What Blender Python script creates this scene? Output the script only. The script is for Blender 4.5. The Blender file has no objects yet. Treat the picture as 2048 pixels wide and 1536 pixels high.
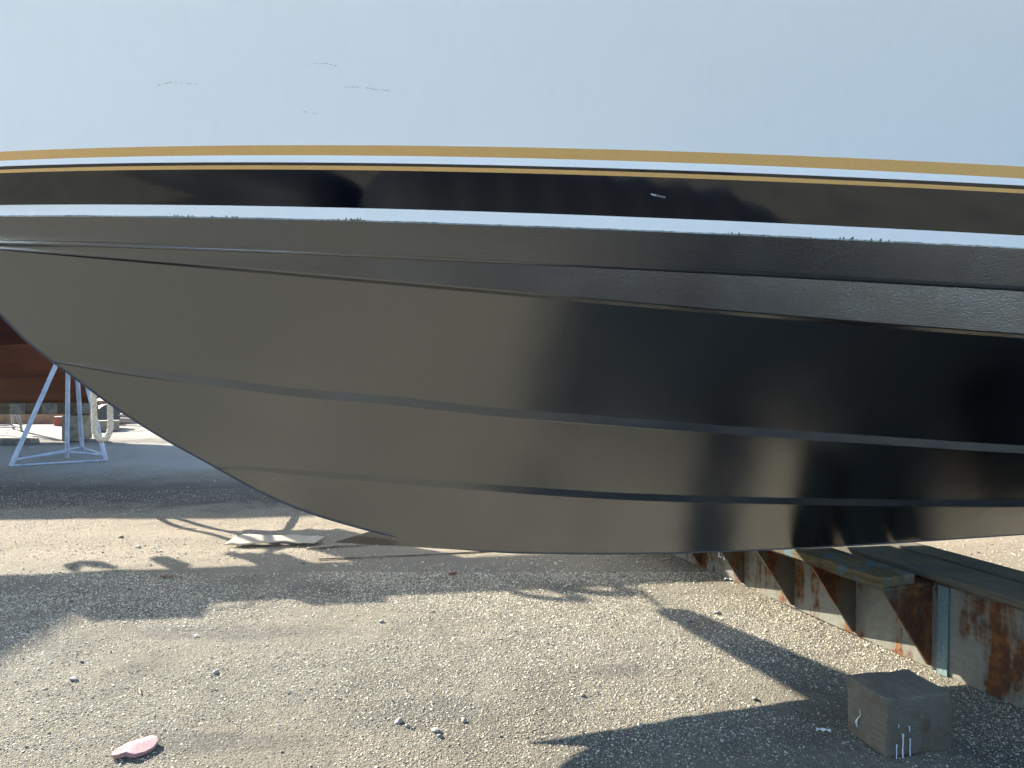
import bpy, bmesh, math, random
import numpy as np
from mathutils import Vector, Matrix, noise as mnoise

rng = random.Random(7)
nrng = np.random.default_rng(11)
scene = bpy.context.scene
COL = scene.collection

# ------------------------------------------------------------------ camera
cam_d = bpy.data.cameras.new('camera')
cam_d.sensor_width = 36.0
cam_d.lens = 26.016
cam_d.clip_start = 0.05
cam_d.clip_end = 2000
cam = bpy.data.objects.new('camera', cam_d)
COL.objects.link(cam)
cam.location = (0, 0, 1.5)
cam.rotation_euler = (math.radians(90 - 1.857), 0, 0)
scene.camera = cam

# ------------------------------------------------------------------ light
SUN_EL, SUN_AZ = 27.5, 52.0          # azimuth: degrees to the left of straight ahead
w = bpy.data.worlds.new('World')
scene.world = w
w.use_nodes = True
nt = w.node_tree
sky = nt.nodes.new('ShaderNodeTexSky')
sky.sky_type = 'NISHITA'
sky.sun_disc = False
sky.sun_elevation = math.radians(SUN_EL)
sky.sun_rotation = math.radians(-SUN_AZ)
sky.air_density = 1.0
sky.dust_density = 0.5
sky.ozone_density = 2.0
bg = nt.nodes['Background']
bg.inputs['Strength'].default_value = 0.11
nt.links.new(sky.outputs['Color'], bg.inputs['Color'])
sd = bpy.data.lights.new('sun', 'SUN')
sd.energy = 5.0
sd.angle = math.radians(0.53)
sd.color = (1.0, 0.945, 0.845)
sun = bpy.data.objects.new('sun', sd)
COL.objects.link(sun)
_e, _a = math.radians(SUN_EL), math.radians(SUN_AZ)
SV = Vector((-math.sin(_a) * math.cos(_e), math.cos(_a) * math.cos(_e), math.sin(_e)))
sun.rotation_euler = SV.to_track_quat('Z', 'Y').to_euler()
sun.location = SV * 30
scene.view_settings.view_transform = 'Standard'
scene.view_settings.look = 'None'
scene.view_settings.exposure = 2.22
scene.view_settings.gamma = 1.0
scene.cycles.max_bounces = 6
scene.cycles.use_adaptive_sampling = True
scene.cycles.adaptive_threshold = 0.03
scene.cycles.use_denoising = True

# ------------------------------------------------------------------ helpers
def tag(o, label=None, cat=None, group=None, kind=None):
    if label: o['label'] = label
    if cat: o['category'] = cat
    if group: o['group'] = group
    if kind: o['kind'] = kind
    return o

class MB:
    """collects verts and faces and links them as one mesh object"""
    def __init__(s): s.v = []; s.f = []; s.smooth = []
    def add(s, vs, fs, smooth=False):
        o = len(s.v); s.v += [tuple(p) for p in vs]
        for f in fs: s.f.append(tuple(i + o for i in f)); s.smooth.append(smooth)
        return s
    def box(s, x0, x1, y0, y1, z0, z1, j=0.0, M=None):
        c = [Vector((x, y, z)) for z in (z0, z1) for y in (y0, y1) for x in (x0, x1)]
        if j: c = [p + Vector((rng.uniform(-j, j), rng.uniform(-j, j), rng.uniform(-j, j))) for p in c]
        if M is not None: c = [M @ p for p in c]
        return s.add(c, [(0, 2, 3, 1), (4, 5, 7, 6), (0, 1, 5, 4), (2, 6, 7, 3), (0, 4, 6, 2), (1, 3, 7, 5)])
    def tube(s, pts, r, n=10, cap=True):
        pts = [Vector(p) for p in pts]; rings = []
        rr = r if isinstance(r, (list, tuple)) else [r] * len(pts)
        prev = None
        for i, p in enumerate(pts):
            d = (pts[min(i + 1, len(pts) - 1)] - pts[max(i - 1, 0)]).normalized()
            if prev is None:
                a = d.orthogonal().normalized()
            else:
                a = (prev - d * prev.dot(d)).normalized()
            prev = a; b = d.cross(a)
            rings.append([p + (a * math.cos(t) + b * math.sin(t)) * rr[i] for t in [2 * math.pi * k / n for k in range(n)]])
        vs = [q for R in rings for q in R]
        fs = [(i * n + k, i * n + (k + 1) % n, (i + 1) * n + (k + 1) % n, (i + 1) * n + k) for i in range(len(pts) - 1) for k in range(n)]
        s.add(vs, fs, True)
        if cap:
            s.add(rings[0], [tuple(range(n))[::-1]]); s.add(rings[-1], [tuple(range(n))])
        return s
    def grid(s, P, smooth=True, flip=False):
        """P[i][j] grid of points"""
        n, m = len(P), len(P[0])
        fs = []
        for i in range(n - 1):
            for j in range(m - 1):
                q = (i * m + j, i * m + j + 1, (i + 1) * m + j + 1, (i + 1) * m + j)
                fs.append(q[::-1] if flip else q)
        return s.add([p for R in P for p in R], fs, smooth)
    def build(s, name, mat, parent=None, bevel=0.0, seg=2):
        me = bpy.data.meshes.new(name)
        me.from_pydata(s.v, [], s.f)
        me.polygons.foreach_set('use_smooth', s.smooth)
        if mat: me.materials.append(mat)
        me.update()
        o = bpy.data.objects.new(name, me)
        COL.objects.link(o)
        if parent: o.parent = parent
        if bevel:
            b = o.modifiers.new('bevel', 'BEVEL'); b.width = bevel; b.segments = seg; b.limit_method = 'ANGLE'
        return o

def empty(name, loc, rz=0.0, label=None, cat=None, group=None):
    o = bpy.data.objects.new(name, None)
    o.empty_display_size = 0.1
    COL.objects.link(o)
    o.location = loc; o.rotation_euler = (0, 0, rz)
    return tag(o, label, cat, group)

def copy_tree(o, parent=None):
    c = o.copy(); COL.objects.link(c); c.parent = parent
    for ch in list(o.children): copy_tree(ch, c)
    return c

# ------------------------------------------------------------------ materials
class NT:
    def __init__(s, name):
        s.m = bpy.data.materials.new(name); s.m.use_nodes = True
        s.t = s.m.node_tree; s.b = s.t.nodes['Principled BSDF']; s.out = s.t.nodes['Material Output']
    def n(s, typ, **kw):
        nd = s.t.nodes.new(typ)
        for k, v in kw.items():
            if hasattr(nd, k): setattr(nd, k, v)
            else: nd.inputs[k.replace('_', ' ')].default_value = v
        return nd
    def l(s, a, b): s.t.links.new(a, b)
    def coord(s, kind='Object', scale=(1, 1, 1), rot=(0, 0, 0), loc=(0, 0, 0)):
        tc = s.n('ShaderNodeTexCoord'); mp = s.n('ShaderNodeMapping')
        mp.inputs['Scale'].default_value = scale; mp.inputs['Rotation'].default_value = rot; mp.inputs['Location'].default_value = loc
        s.l(tc.outputs[kind], mp.inputs['Vector']); return mp.outputs[0]
    def noise(s, vec, scale, detail=4, rough=0.55, dist=0.0):
        nd = s.n('ShaderNodeTexNoise'); nd.inputs['Scale'].default_value = scale; nd.inputs['Detail'].default_value = detail
        nd.inputs['Roughness'].default_value = rough; nd.inputs['Distortion'].default_value = dist
        s.l(vec, nd.inputs['Vector']); return nd.outputs['Fac']
    def voro(s, vec, scale, feature='F1', out='Distance', rand=1.0):
        nd = s.n('ShaderNodeTexVoronoi', feature=feature); nd.inputs['Scale'].default_value = scale
        nd.inputs['Randomness'].default_value = rand
        s.l(vec, nd.inputs['Vector']); return nd.outputs[out]
    def ramp(s, fac, stops, interp='LINEAR'):
        r = s.n('ShaderNodeValToRGB'); r.color_ramp.interpolation = interp
        el = r.color_ramp.elements
        while len(el) < len(stops): el.new(0.5)
        for e, (p, c) in zip(el, stops):
            e.position = p; e.color = (c, c, c, 1) if isinstance(c, (int, float)) else (*c, 1)
        s.l(fac, r.inputs[0]); return r.outputs[0]
    def mix(s, fac, a, b, blend='MIX'):
        m = s.n('ShaderNodeMix', data_type='RGBA', blend_type=blend)
        for sock, v in ((m.inputs['Factor'], fac), (m.inputs['A'], a), (m.inputs['B'], b)) if False else ((m.inputs[0], fac), (m.inputs[6], a), (m.inputs[7], b)):
            if hasattr(v, 'links') or hasattr(v, 'is_linked'): s.l(v, sock)
            elif isinstance(v, (int, float)) and sock.type == 'RGBA': sock.default_value = (v, v, v, 1)
            elif isinstance(v, (tuple, list)): sock.default_value = (*v, 1)
            else: sock.default_value = v
        return m.outputs[2]
    def math(s, op, a, b=0.0, clamp=False):
        m = s.n('ShaderNodeMath', operation=op); m.use_clamp = clamp
        for sock, v in ((m.inputs[0], a), (m.inputs[1], b)):
            if isinstance(v, (int, float)): sock.default_value = v
            else: s.l(v, sock)
        return m.outputs[0]
    def bump(s, h, strength, dist, prev=None):
        b = s.n('ShaderNodeBump'); b.inputs['Strength'].default_value = strength; b.inputs['Distance'].default_value = dist
        s.l(h, b.inputs['Height'])
        if prev is not None: s.l(prev, b.inputs['Normal'])
        return b.outputs[0]
    def set(s, col=None, rough=None, normal=None, **kw):
        for name, v in (('Base Color', col), ('Roughness', rough), ('Normal', normal)):
            if v is None: continue
            sock = s.b.inputs[name]
            if isinstance(v, (int, float)): sock.default_value = v
            elif isinstance(v, (tuple, list)): sock.default_value = (*v, 1)
            else: s.l(v, sock)
        for k, v in kw.items():
            sock = s.b.inputs[k.replace('_', ' ')]
            if isinstance(v, (tuple, list)): sock.default_value = (*v, 1)
            elif isinstance(v, (int, float)): sock.default_value = v
            else: s.l(v, sock)
        return s.m

def mat_gelcoat(name, col, rough=0.16):
    m = NT(name); v = m.coord()
    n1 = m.noise(v, 1.3, 3); n2 = m.noise(v, 38, 5)
    c = m.mix(m.ramp(n1, [(0.35, 0.0), (0.75, 0.35)]), col, tuple(x * 0.94 for x in col))
    c = m.mix(m.ramp(n2, [(0.70, 0.0), (0.86, 0.25)]), c, tuple(x * 0.75 for x in col))
    vs_ = m.coord(scale=(9, 9, 0.5)); stn = m.noise(vs_, 2.0, 4, 0.6)
    c = m.mix(m.ramp(stn, [(0.52, 0.0), (0.80, 0.12)]), c, tuple(x * 0.82 for x in col))
    h = m.noise(v, 3.0, 2)
    return m.set(c, m.ramp(n2, [(0.3, rough * 0.8), (0.8, rough * 1.5)]), m.bump(h, 0.05, 0.02))

M = {}
M['white_gelcoat'] = mat_gelcoat('white_gelcoat', (0.90, 0.90, 0.895))
M['boot_white'] = mat_gelcoat('boot_white', (0.88, 0.88, 0.875), 0.22)

m = NT('gold_paint'); v = m.coord()
sp = m.noise(v, 420, 2, 0.6); bl = m.noise(v, 9, 4)
c = m.mix(m.ramp(sp, [(0.35, 0.0), (0.72, 1.0)]), (0.57, 0.31, 0.095), (0.83, 0.48, 0.17))
c = m.mix(m.math('MULTIPLY', bl, 0.3), c, (0.66, 0.36, 0.11))
M['gold_paint'] = m.set(c, 0.38, m.bump(sp, 0.15, 0.001), Metallic=0.15)

m = NT('navy_gloss'); v = m.coord(); n1 = m.noise(v, 6, 6, 0.6); vs = m.coord(scale=(0.6, 0.6, 90))
ln = m.noise(vs, 4, 2)
M['navy_gloss'] = m.set((0.0008, 0.0011, 0.0028), m.ramp(n1, [(0.3, 0.025), (0.8, 0.07)]), m.bump(ln, 0.02, 0.001, m.bump(m.noise(v, 45, 2), 0.03, 0.002)), IOR=1.85, Specular_Tint=(0.86, 0.93, 1.0))

m = NT('black_antifouling'); v = m.coord()
vr = m.coord(scale=(1.0, 1.0, 1.7), rot=(0, 0.25, 0))
h1 = m.noise(vr, 88, 3, 0.62, 0.3); h2 = m.noise(vr, 210, 2, 0.5); h3 = m.noise(v, 5, 3)
patch = m.ramp(m.noise(v, 2.2, 3), [(0.35, 0.35), (0.65, 1.0)])
hh = m.math('ADD', m.math('MULTIPLY', m.math('MULTIPLY', h1, patch), 1.0), m.math('MULTIPLY', h2, 0.22))
nb = m.bump(hh, 0.44, 0.0031, m.bump(h3, 0.05, 0.02))
c = m.mix(m.noise(v, 3.5, 4), (0.0012, 0.0012, 0.0015), (0.0026, 0.0026, 0.0024))
M['antifouling'] = m.set(c, m.ramp(m.noise(v, 4, 3), [(0.3, 0.17), (0.75, 0.25)]), nb, IOR=2.75, Specular_Tint=(0.86, 0.92, 1.0))

def mat_rust(name, paint=(0.16, 0.152, 0.118), amount=0.36, seed=0.0):
    m = NT(name); v = m.coord(loc=(seed, seed, seed)); vs = m.coord(scale=(1, 1, 0.28), loc=(seed, 0, seed))
    a = m.noise(vs, 5.0, 8, 0.62, 0.5); b = m.noise(v, 22, 6, 0.65); d = m.noise(v, 2.3, 4)
    f = m.math('ADD', m.math('MULTIPLY', a, 0.65), m.math('ADD', m.math('MULTIPLY', b, 0.2), m.math('MULTIPLY', d, 0.25)))
    f = m.ramp(f, [(0.60 - amount * 0.12, 0.0), (0.66 - amount * 0.12, 1.0)])
    rc = m.ramp(m.noise(v, 14, 6, 0.7), [(0.25, (0.022, 0.011, 0.008)), (0.5, (0.075, 0.028, 0.010)), (0.72, (0.19, 0.075, 0.014)), (0.9, (0.28, 0.14, 0.035))])
    pc = m.mix(m.ramp(b, [(0.35, 0.0), (0.7, 1.0)]), tuple(x * 0.7 for x in paint), paint)
    pc = m.mix(m.ramp(m.noise(v, 90, 3), [(0.62, 0.0), (0.75, 0.6)]), pc, (0.06, 0.055, 0.05))
    c = m.mix(f, pc, rc)
    nb = m.bump(m.noise(v, 120, 4, 0.7), 0.5, 0.003, m.bump(f, 0.3, 0.003))
    return m.set(c, m.ramp(f, [(0, 0.6), (1, 0.9)]), nb, Specular_IOR_Level=0.25)
M['rusty_steel'] = mat_rust('rusty_steel')
M['rusty_plate'] = mat_rust('rusty_plate', (0.085, 0.08, 0.06), 0.7, 3.7)

def mat_wood(name, c0, c1, dirt=(0.05, 0.045, 0.04), grain=1.0, wear=None, gscale=(1.2, 14, 14), stain=None):
    m = NT(name); vg = m.coord(scale=gscale); v = m.coord()
    g = m.noise(vg, 3.0 * grain, 8, 0.68, 0.8); g2 = m.noise(vg, 14 * grain, 4, 0.6)
    b = m.noise(v, 7, 5, 0.6)
    c = m.mix(m.ramp(g, [(0.3, 0.0), (0.7, 1.0)]), c0, c1)
    c = m.mix(m.ramp(g2, [(0.58, 0.0), (0.72, 0.7)]), c, tuple(x * 0.35 for x in c0))
    c = m.mix(m.ramp(b, [(0.45, 0.0), (0.75, 0.85)]), c, dirt)
    if wear:
        c = m.mix(m.ramp(m.noise(v, 11, 6, 0.7), [(0.52, 0.0), (0.60, 0.9)]), c, wear)
    if stain:
        c = m.mix(m.ramp(m.noise(v, 5, 4, 0.6), [(0.55, 0.0), (0.7, 0.8)]), c, stain)
    return m.set(c, 0.85, m.bump(g2, 0.5, 0.004, m.bump(g, 0.5, 0.006)), Specular_IOR_Level=0.15)
M['plank_ochre'] = mat_wood('plank_ochre', (0.055, 0.042, 0.024), (0.15, 0.105, 0.045), (0.035, 0.03, 0.022), wear=(0.065, 0.10, 0.105))
M['plank_grey'] = mat_wood('plank_grey', (0.070, 0.058, 0.038), (0.135, 0.112, 0.07), (0.05, 0.05, 0.045), stain=(0.05, 0.055, 0.048))
m = NT('block_wood'); v = m.coord(); vr = m.coord(loc=(0.05, 0.0, 0.02), scale=(1, 0.15, 1))
wv = m.n('ShaderNodeTexWave', wave_type='RINGS', rings_direction='SPHERICAL'); wv.inputs['Scale'].default_value = 26; wv.inputs['Distortion'].default_value = 5.0; wv.inputs['Detail'].default_value = 3
m.l(vr, wv.inputs['Vector'])
c = m.mix(m.ramp(wv.outputs['Fac'], [(0.2, 0.0), (0.9, 1.0)]), (0.112, 0.094, 0.066), (0.134, 0.113, 0.08))
c = m.mix(m.ramp(m.noise(v, 13, 6, 0.7), [(0.46, 0.0), (0.68, 0.85)]), c, (0.095, 0.07, 0.04))
c = m.mix(m.ramp(m.noise(v, 8, 5, 0.6, 0.7), [(0.56, 0.0), (0.66, 0.8)]), c, (0.085, 0.042, 0.022))
c = m.mix(m.ramp(m.noise(v, 70, 3), [(0.64, 0.0), (0.74, 0.5)]), c, (0.30, 0.29, 0.26))
M['block_wood'] = m.set(c, 0.85, m.bump(wv.outputs['Fac'], 0.10, 0.003, m.bump(m.noise(v, 45, 6, 0.7), 0.6, 0.006)))
M['timber'] = mat_wood('timber', (0.16, 0.13, 0.10), (0.26, 0.22, 0.17))
M['pale_timber'] = mat_wood('pale_timber', (0.30, 0.26, 0.20), (0.42, 0.37, 0.29), (0.16, 0.14, 0.11))

def mat_plain(name, c0, c1, scale=12, rough=0.6, bump=0.3, spec=None, dist=0.003):
    m = NT(name); v = m.coord(); n1 = m.noise(v, scale, 6, 0.62)
    c = m.mix(m.ramp(n1, [(0.3, 0.0), (0.7, 1.0)]), c0, c1)
    return m.set(c, rough, m.bump(m.noise(v, scale * 6, 3), bump, dist))
M['white_paint'] = mat_plain('white_paint', (0.62, 0.64, 0.66), (0.74, 0.76, 0.78), 20, 0.5)
M['stand_paint'] = mat_plain('stand_paint', (0.24, 0.28, 0.34), (0.42, 0.46, 0.52), 9, 0.45)
M['cardboard'] = mat_plain('cardboard', (0.24, 0.20, 0.135), (0.33, 0.28, 0.20), 5, 0.85, 0.15)
M['pink_foam'] = mat_plain('pink_foam', (0.30, 0.155, 0.15), (0.45, 0.27, 0.26), 160, 0.9, 0.8)
M['rope_fibre'] = mat_plain('rope_fibre', (0.46, 0.42, 0.34), (0.62, 0.58, 0.48), 60, 0.9, 0.8)
M['steel'] = mat_plain('steel', (0.20, 0.21, 0.22), (0.36, 0.37, 0.38), 14, 0.5)
M['dark_plastic'] = mat_plain('dark_plastic', (0.03, 0.03, 0.035), (0.05, 0.05, 0.055), 14, 0.5)
M['blue_plastic'] = mat_plain('blue_plastic', (0.04, 0.09, 0.22), (0.06, 0.12, 0.28), 14, 0.5)
M['shell'] = mat_plain('shell', (0.55, 0.54, 0.50), (0.72, 0.71, 0.67), 40, 0.6)
M['deck_paint'] = mat_plain('deck_paint', (0.55, 0.54, 0.50), (0.62, 0.61, 0.57), 8, 0.6)
M['tarp_red'] = mat_plain('tarp_red', (0.30, 0.10, 0.07), (0.40, 0.16, 0.11), 6, 0.7)
M['scuff'] = mat_plain('scuff', (0.20, 0.22, 0.16), (0.34, 0.36, 0.29), 300, 0.8)
M['pale_scuff'] = mat_plain('pale_scuff', (0.45, 0.47, 0.48), (0.6, 0.62, 0.63), 300, 0.8)
M['twig'] = mat_plain('twig', (0.20, 0.15, 0.09), (0.36, 0.29, 0.19), 40, 0.9)
M['leaf'] = mat_plain('leaf', (0.12, 0.05, 0.035), (0.2, 0.09, 0.05), 40, 0.9)

def mat_hullred(name, c0, c1, dirt, streak=1.0):
    m = NT(name); v = m.coord(); vs = m.coord(scale=(0.35, 0.35, 3.0))
    a = m.noise(vs, 2.5, 7, 0.65, 0.4); b = m.noise(v, 9, 6, 0.7)
    c = m.mix(m.ramp(a, [(0.3, 0.0), (0.72, 1.0)]), c0, c1)
    c = m.mix(m.ramp(b, [(0.55, 0.0), (0.72, 0.8 * streak)]), c, dirt)
    return m.set(c, 0.45, m.bump(b, 0.3, 0.01, m.bump(a, 0.4, 0.02)))
M['red_topsides'] = mat_hullred('red_topsides', (0.25, 0.045, 0.035), (0.34, 0.075, 0.055), (0.17, 0.03, 0.025), 0.6)
M['shade_and_seam_maroon'] = mat_hullred('shade_and_seam_maroon', (0.035, 0.007, 0.005), (0.075, 0.014, 0.009), (0.03, 0.008, 0.006))  # underside shade of the bilge put into the colour; also used on the seam
M['oxide_bottom'] = mat_hullred('oxide_bottom', (0.085, 0.024, 0.012), (0.17, 0.055, 0.024), (0.05, 0.018, 0.010))

# stones (tint comes from the scatter's points)
def mat_stone(name, instanced):
    m = NT(name); v = m.coord()
    if instanced:
        at = m.n('ShaderNodeAttribute'); at.attribute_type = 'INSTANCER'; at.attribute_name = 'tint'
        base = at.outputs['Color']
    else:
        oi = m.n('ShaderNodeObjectInfo')
        base = m.ramp(oi.outputs['Random'], [(0.0, (0.10, 0.10, 0.10)), (0.4, (0.20, 0.19, 0.17)), (0.7, (0.30, 0.27, 0.22)), (1.0, (0.14, 0.12, 0.10))])
    c = m.mix(m.ramp(m.noise(v, 60, 3), [(0.4, 0.0), (0.7, 0.5)]), base, (0.12, 0.11, 0.10)) if not instanced else base
    return m.set(c, 0.75)
M['gravel_stone'] = mat_stone('gravel_stone', True)
M['pebble_stone'] = mat_stone('pebble_stone', False)

# ground
def mat_ground():
    m = NT('shell_ground'); v = m.coord()
    sx = m.n('ShaderNodeSeparateXYZ'); m.l(v, sx.inputs[0]); X, Y = sx.outputs[0], sx.outputs[1]
    big = m.noise(v, 0.55, 3, 0.6); mid = m.noise(v, 2.4, 4, 0.62, 0.4); fine = m.noise(v, 34, 4, 0.7); grit = m.noise(v, 230, 2, 0.65)
    vo = m.voro(v, 95)
    pale = m.mix(m.ramp(grit, [(0.36, 0.0), (0.66, 1.0)]), (0.20, 0.175, 0.135), (0.47, 0.43, 0.345))
    pale = m.mix(m.ramp(fine, [(0.35, 0.55), (0.62, 0.0)]), pale, (0.17, 0.155, 0.125))
    dirt = m.mix(m.ramp(grit, [(0.3, 0.0), (0.7, 1.0)]), (0.105, 0.095, 0.08), (0.23, 0.205, 0.165))
    f = m.ramp(m.math('ADD', m.math('MULTIPLY', mid, 0.6), m.math('MULTIPLY', big, 0.45)), [(0.50, 0.0), (0.66, 0.85)])
    c = m.mix(f, pale, dirt)
    for (px_, py_, rx_, ry_) in ((-.35, 3.10, .42, .16), (-1.2, 2.86, .55, .10), (-1.5, 4.05, .7, .13), (.5, 3.55, .3, .10), (-.2, 2.62, .6, .07), (1.9, 2.75, .25, .12)):
        dx_ = m.math('MULTIPLY', m.math('SUBTRACT', X, px_), 1 / rx_); dy_ = m.math('MULTIPLY', m.math('SUBTRACT', Y, py_), 1 / ry_)
        d2 = m.math('ADD', m.math('ADD', m.math('MULTIPLY', dx_, dx_), m.math('MULTIPLY', dy_, dy_)), m.math('MULTIPLY', m.math('SUBTRACT', mid, .5), 3.0))
        c = m.mix(m.ramp(d2, [(0.15, 0.75), (1.0, 0.0)]), c, m.mix(m.ramp(fine, [(0.35, 0.0), (0.65, 1.0)]), (0.10, 0.095, 0.085), (0.22, 0.205, 0.18)))
    # warm sandy strip that crosses the yard
    vy = m.math('ADD', Y, m.math('MULTIPLY', m.math('SUBTRACT', big, 0.5), 2.2))
    warm = m.math('MULTIPLY', m.ramp(m.math('MULTIPLY', vy, 0.05), [(0.245, 0.0), (0.285, 1.0), (0.36, 1.0), (0.42, 0.0)]), 0.75)
    c = m.mix(warm, c, m.mix(m.ramp(grit, [(0.3, 0.0), (0.7, 1.0)]), (0.33, 0.265, 0.19), (0.50, 0.42, 0.32)))
    # packed wheel tracks behind the boat
    tr = m.math('ADD', Y, m.math('ADD', m.math('MULTIPLY', X, -0.05), m.math('MULTIPLY', m.math('SUBTRACT', mid, 0.5), 1.3)))
    dk = m.ramp(m.math('MULTIPLY', tr, 0.05), [(0.375, 0.0), (0.40, 0.8), (0.445, 0.75), (0.475, 0.0), (0.66, 0.0), (0.70, 0.8), (0.75, 0.0)])
    c = m.mix(dk, c, m.mix(m.ramp(fine, [(0.35, 0.0), (0.65, 1.0)]), (0.045, 0.037, 0.030), (0.14, 0.12, 0.10)))
    # far pale sand
    far = m.ramp(m.math('MULTIPLY', vy, 0.05), [(0.47, 0.0), (0.53, 0.7)])
    c = m.mix(m.math('MULTIPLY', far, m.math('SUBTRACT', 1.0, dk)), c, m.mix(fine, (0.46, 0.43, 0.39), (0.72, 0.68, 0.62)))
    hh = m.math('ADD', m.math('MULTIPLY', grit, 0.5), m.math('SUBTRACT', m.math('MULTIPLY', fine, 0.9), m.math('MULTIPLY', vo, 0.5)))
    nb = m.bump(hh, 0.9, 0.013, m.bump(mid, 0.5, 0.05))
    c = m.mix(1.0, c, (0.53, 0.52, 0.48), 'MULTIPLY')
    return m.set(c, 0.95, nb, Specular_IOR_Level=0.15)
M['ground'] = mat_ground()

# ------------------------------------------------------------------ ground sheet
def gz(x, y):
    k = 1.0
    a = mnoise.noise(Vector((x * 0.9, y * 0.9, 3.1))) * 0.010 + mnoise.noise(Vector((x * 3.1, y * 3.1, 7.7))) * 0.005 + mnoise.noise(Vector((x * 8.3, y * 8.3, 1.7))) * 0.0035
    # faint wheel ruts running across the yard
    a += 0.006 * math.sin((y - 0.06 * x) * 9.0) * math.exp(-((y - 6.2) / 0.8) ** 2)
    return a * k - 0.004

def axis(lo, hi, step, far):
    a = list(np.arange(lo, hi + 1e-6, step))
    s = step; x = lo; left = []
    while x > -far: s *= 1.35; x -= s; left.append(x)
    s = step; x = hi; right = []
    while x < far: s *= 1.35; x += s; right.append(x)
    return left[::-1] + a + right
gx, gy = axis(-6.0, 4.4, 0.032, 700), axis(1.6, 9.0, 0.032, 700)
V = [(x, y, gz(x, y) if (-14 < x < 12 and -6 < y < 20) else 0.0) for y in gy for x in gx]
nx = len(gx)
Fc = [(j * nx + i, j * nx + i + 1, (j + 1) * nx + i + 1, (j + 1) * nx + i) for j in range(len(gy) - 1) for i in range(nx - 1)]
gmb = MB(); gmb.v = V; gmb.f = Fc; gmb.smooth = [True] * len(Fc)
ground = gmb.build('ground', M['ground'])
tag(ground, kind='structure')

# ------------------------------------------------------------------ the black bottomed boat
YAW = math.radians(9.1)
boat = empty('motor_boat', (0.194, 3.748, 0.0), YAW,
             'large white boat hull with gold and navy stripes and black bottom paint', 'boat')
# local frame: x aft, y = -v (towards the camera is negative), z up
KEEL = np.array([(-2.536, 1.703), (-2.414, 1.568), (-2.291, 1.466), (-2.123, 1.327), (-1.908, 1.169), (-1.622, 0.991), (-1.418, 0.866), (-1.234, 0.776),
                 (-0.998, 0.690), (-0.757, 0.619), (-0.51, 0.564), (-0.258, 0.528), (0.0, 0.510), (0.533, 0.488), (1.091, 0.481), (1.674, 0.484), (2.756, 0.505), (5.0, 0.53), (9.0, 0.55)])
STEM = np.array([(-3.95, 3.60), (-3.80, 3.42), (-3.42, 2.80), (-3.10, 2.36), (-2.95, 2.17), (-2.82, 2.018)] + [tuple(k) for k in KEEL])

def hermite(xs, ys, x):
    xs = np.asarray(xs, float); ys = np.asarray(ys, float); x = np.asarray(x, float)
    d = np.diff(ys) / np.diff(xs); mm = np.empty_like(ys); mm[1:-1] = (d[1:] * np.diff(xs)[:-1] + d[:-1] * np.diff(xs)[1:]) / (xs[2:] - xs[:-2])
    mm[0], mm[-1] = d[0], d[-1]
    i = np.clip(np.searchsorted(xs, x) - 1, 0, len(xs) - 2); h = xs[i + 1] - xs[i]; t = np.clip((x - xs[i]) / h, 0, 1)
    return (2*t**3 - 3*t**2 + 1) * ys[i] + (t**3 - 2*t**2 + t) * h * mm[i] + (-2*t**3 + 3*t**2) * ys[i + 1] + (t**3 - t**2) * h * mm[i + 1]
def stem_u(z):            # stem position at height z (forward part only)
    s = STEM[STEM[:, 1].argsort()]; s = s[s[:, 1] > 0.512]
    return float(hermite(s[:, 1], s[:, 0], z))

UE = 9.0
NT_ = 170
TAU = np.linspace(0, 1, NT_) ** 1.35

class Row:
    def __init__(s, us, vf, zf): s.us, s.vf, s.zf = us, vf, zf
    def pts(s):
        u = s.us + (UE - s.us) * TAU
        return np.stack([u, s.vf(u), s.zf(u)], 1)
def expv(B, us, l): return lambda u: B * (1 - np.exp(-np.maximum(u - us, 0) / l))
def polyz(c, lim=2.3, slope=-0.012):
    def f(u):
        z = np.polyval(c, np.minimum(u, lim)); return z + np.maximum(u - lim, 0) * slope
    return f
def mk(c, B, us, l, **k): return Row(us, expv(B, us, l), polyz(c, **k))
cg = [-1.3e-4, -2.06e-3, -2.354e-2, 2.30499]
vg = expv(1.3, -3.12, 2.62)
def goldrow(c):
    zf = polyz(c, 2.0, -0.03); zt = polyz(cg, 2.0, -0.03)
    us = stem_u(float(zf(np.array([-3.05]))[0]))
    return Row(us, lambda u: np.maximum((vg(u) - 0.25 * (zt(u) - zf(u))) * (1 - np.exp(-np.maximum(u - us, 0) / 0.12)), 0), zf)
R = {}
R['gold_top'] = goldrow(cg)
R['gold_bot'] = goldrow([-2.10e-3, -2.644e-2, 2.26593])
R['w_bot'] = goldrow([-1.20e-3, -2.683e-2, 2.23861])
R['k_bot'] = goldrow([-1.91e-3, -2.768e-2, 2.2274])
R['g2_bot'] = goldrow([-1.35e-3, -2.771e-2, 2.21151])
R['navy_bot'] = mk([-4.3e-4, -3.684e-2, 2.06458], 1.25, -2.96, 2.63, lim=2.0, slope=-0.03)
R['boot_bot'] = mk([2.9e-4, -3.771e-2, 2.01657], 1.235, -2.93, 2.62, lim=2.0, slope=-0.03)
R['rail'] = mk([-4e-5, 5.1e-4, -4.99e-2, 1.87679], 1.22, -2.86, 2.77, slope=-0.03)
R['chine'] = mk([8.1e-4, 4.0e-3, -8.861e-2, 1.75201], 1.2, -2.83, 2.88, slope=-0.03)
R['mid'] = Row(-3.42, expv(1.56, -3.42, 2.75), lambda u: 2.80 - 0.018 * (u + 3.42))
R['sheer'] = Row(-3.86, expv(1.95, -3.86, 2.95), lambda u: 3.50 - 0.05 * (u + 3.86) + 0.0025 * (u + 3.86) ** 2)
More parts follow.
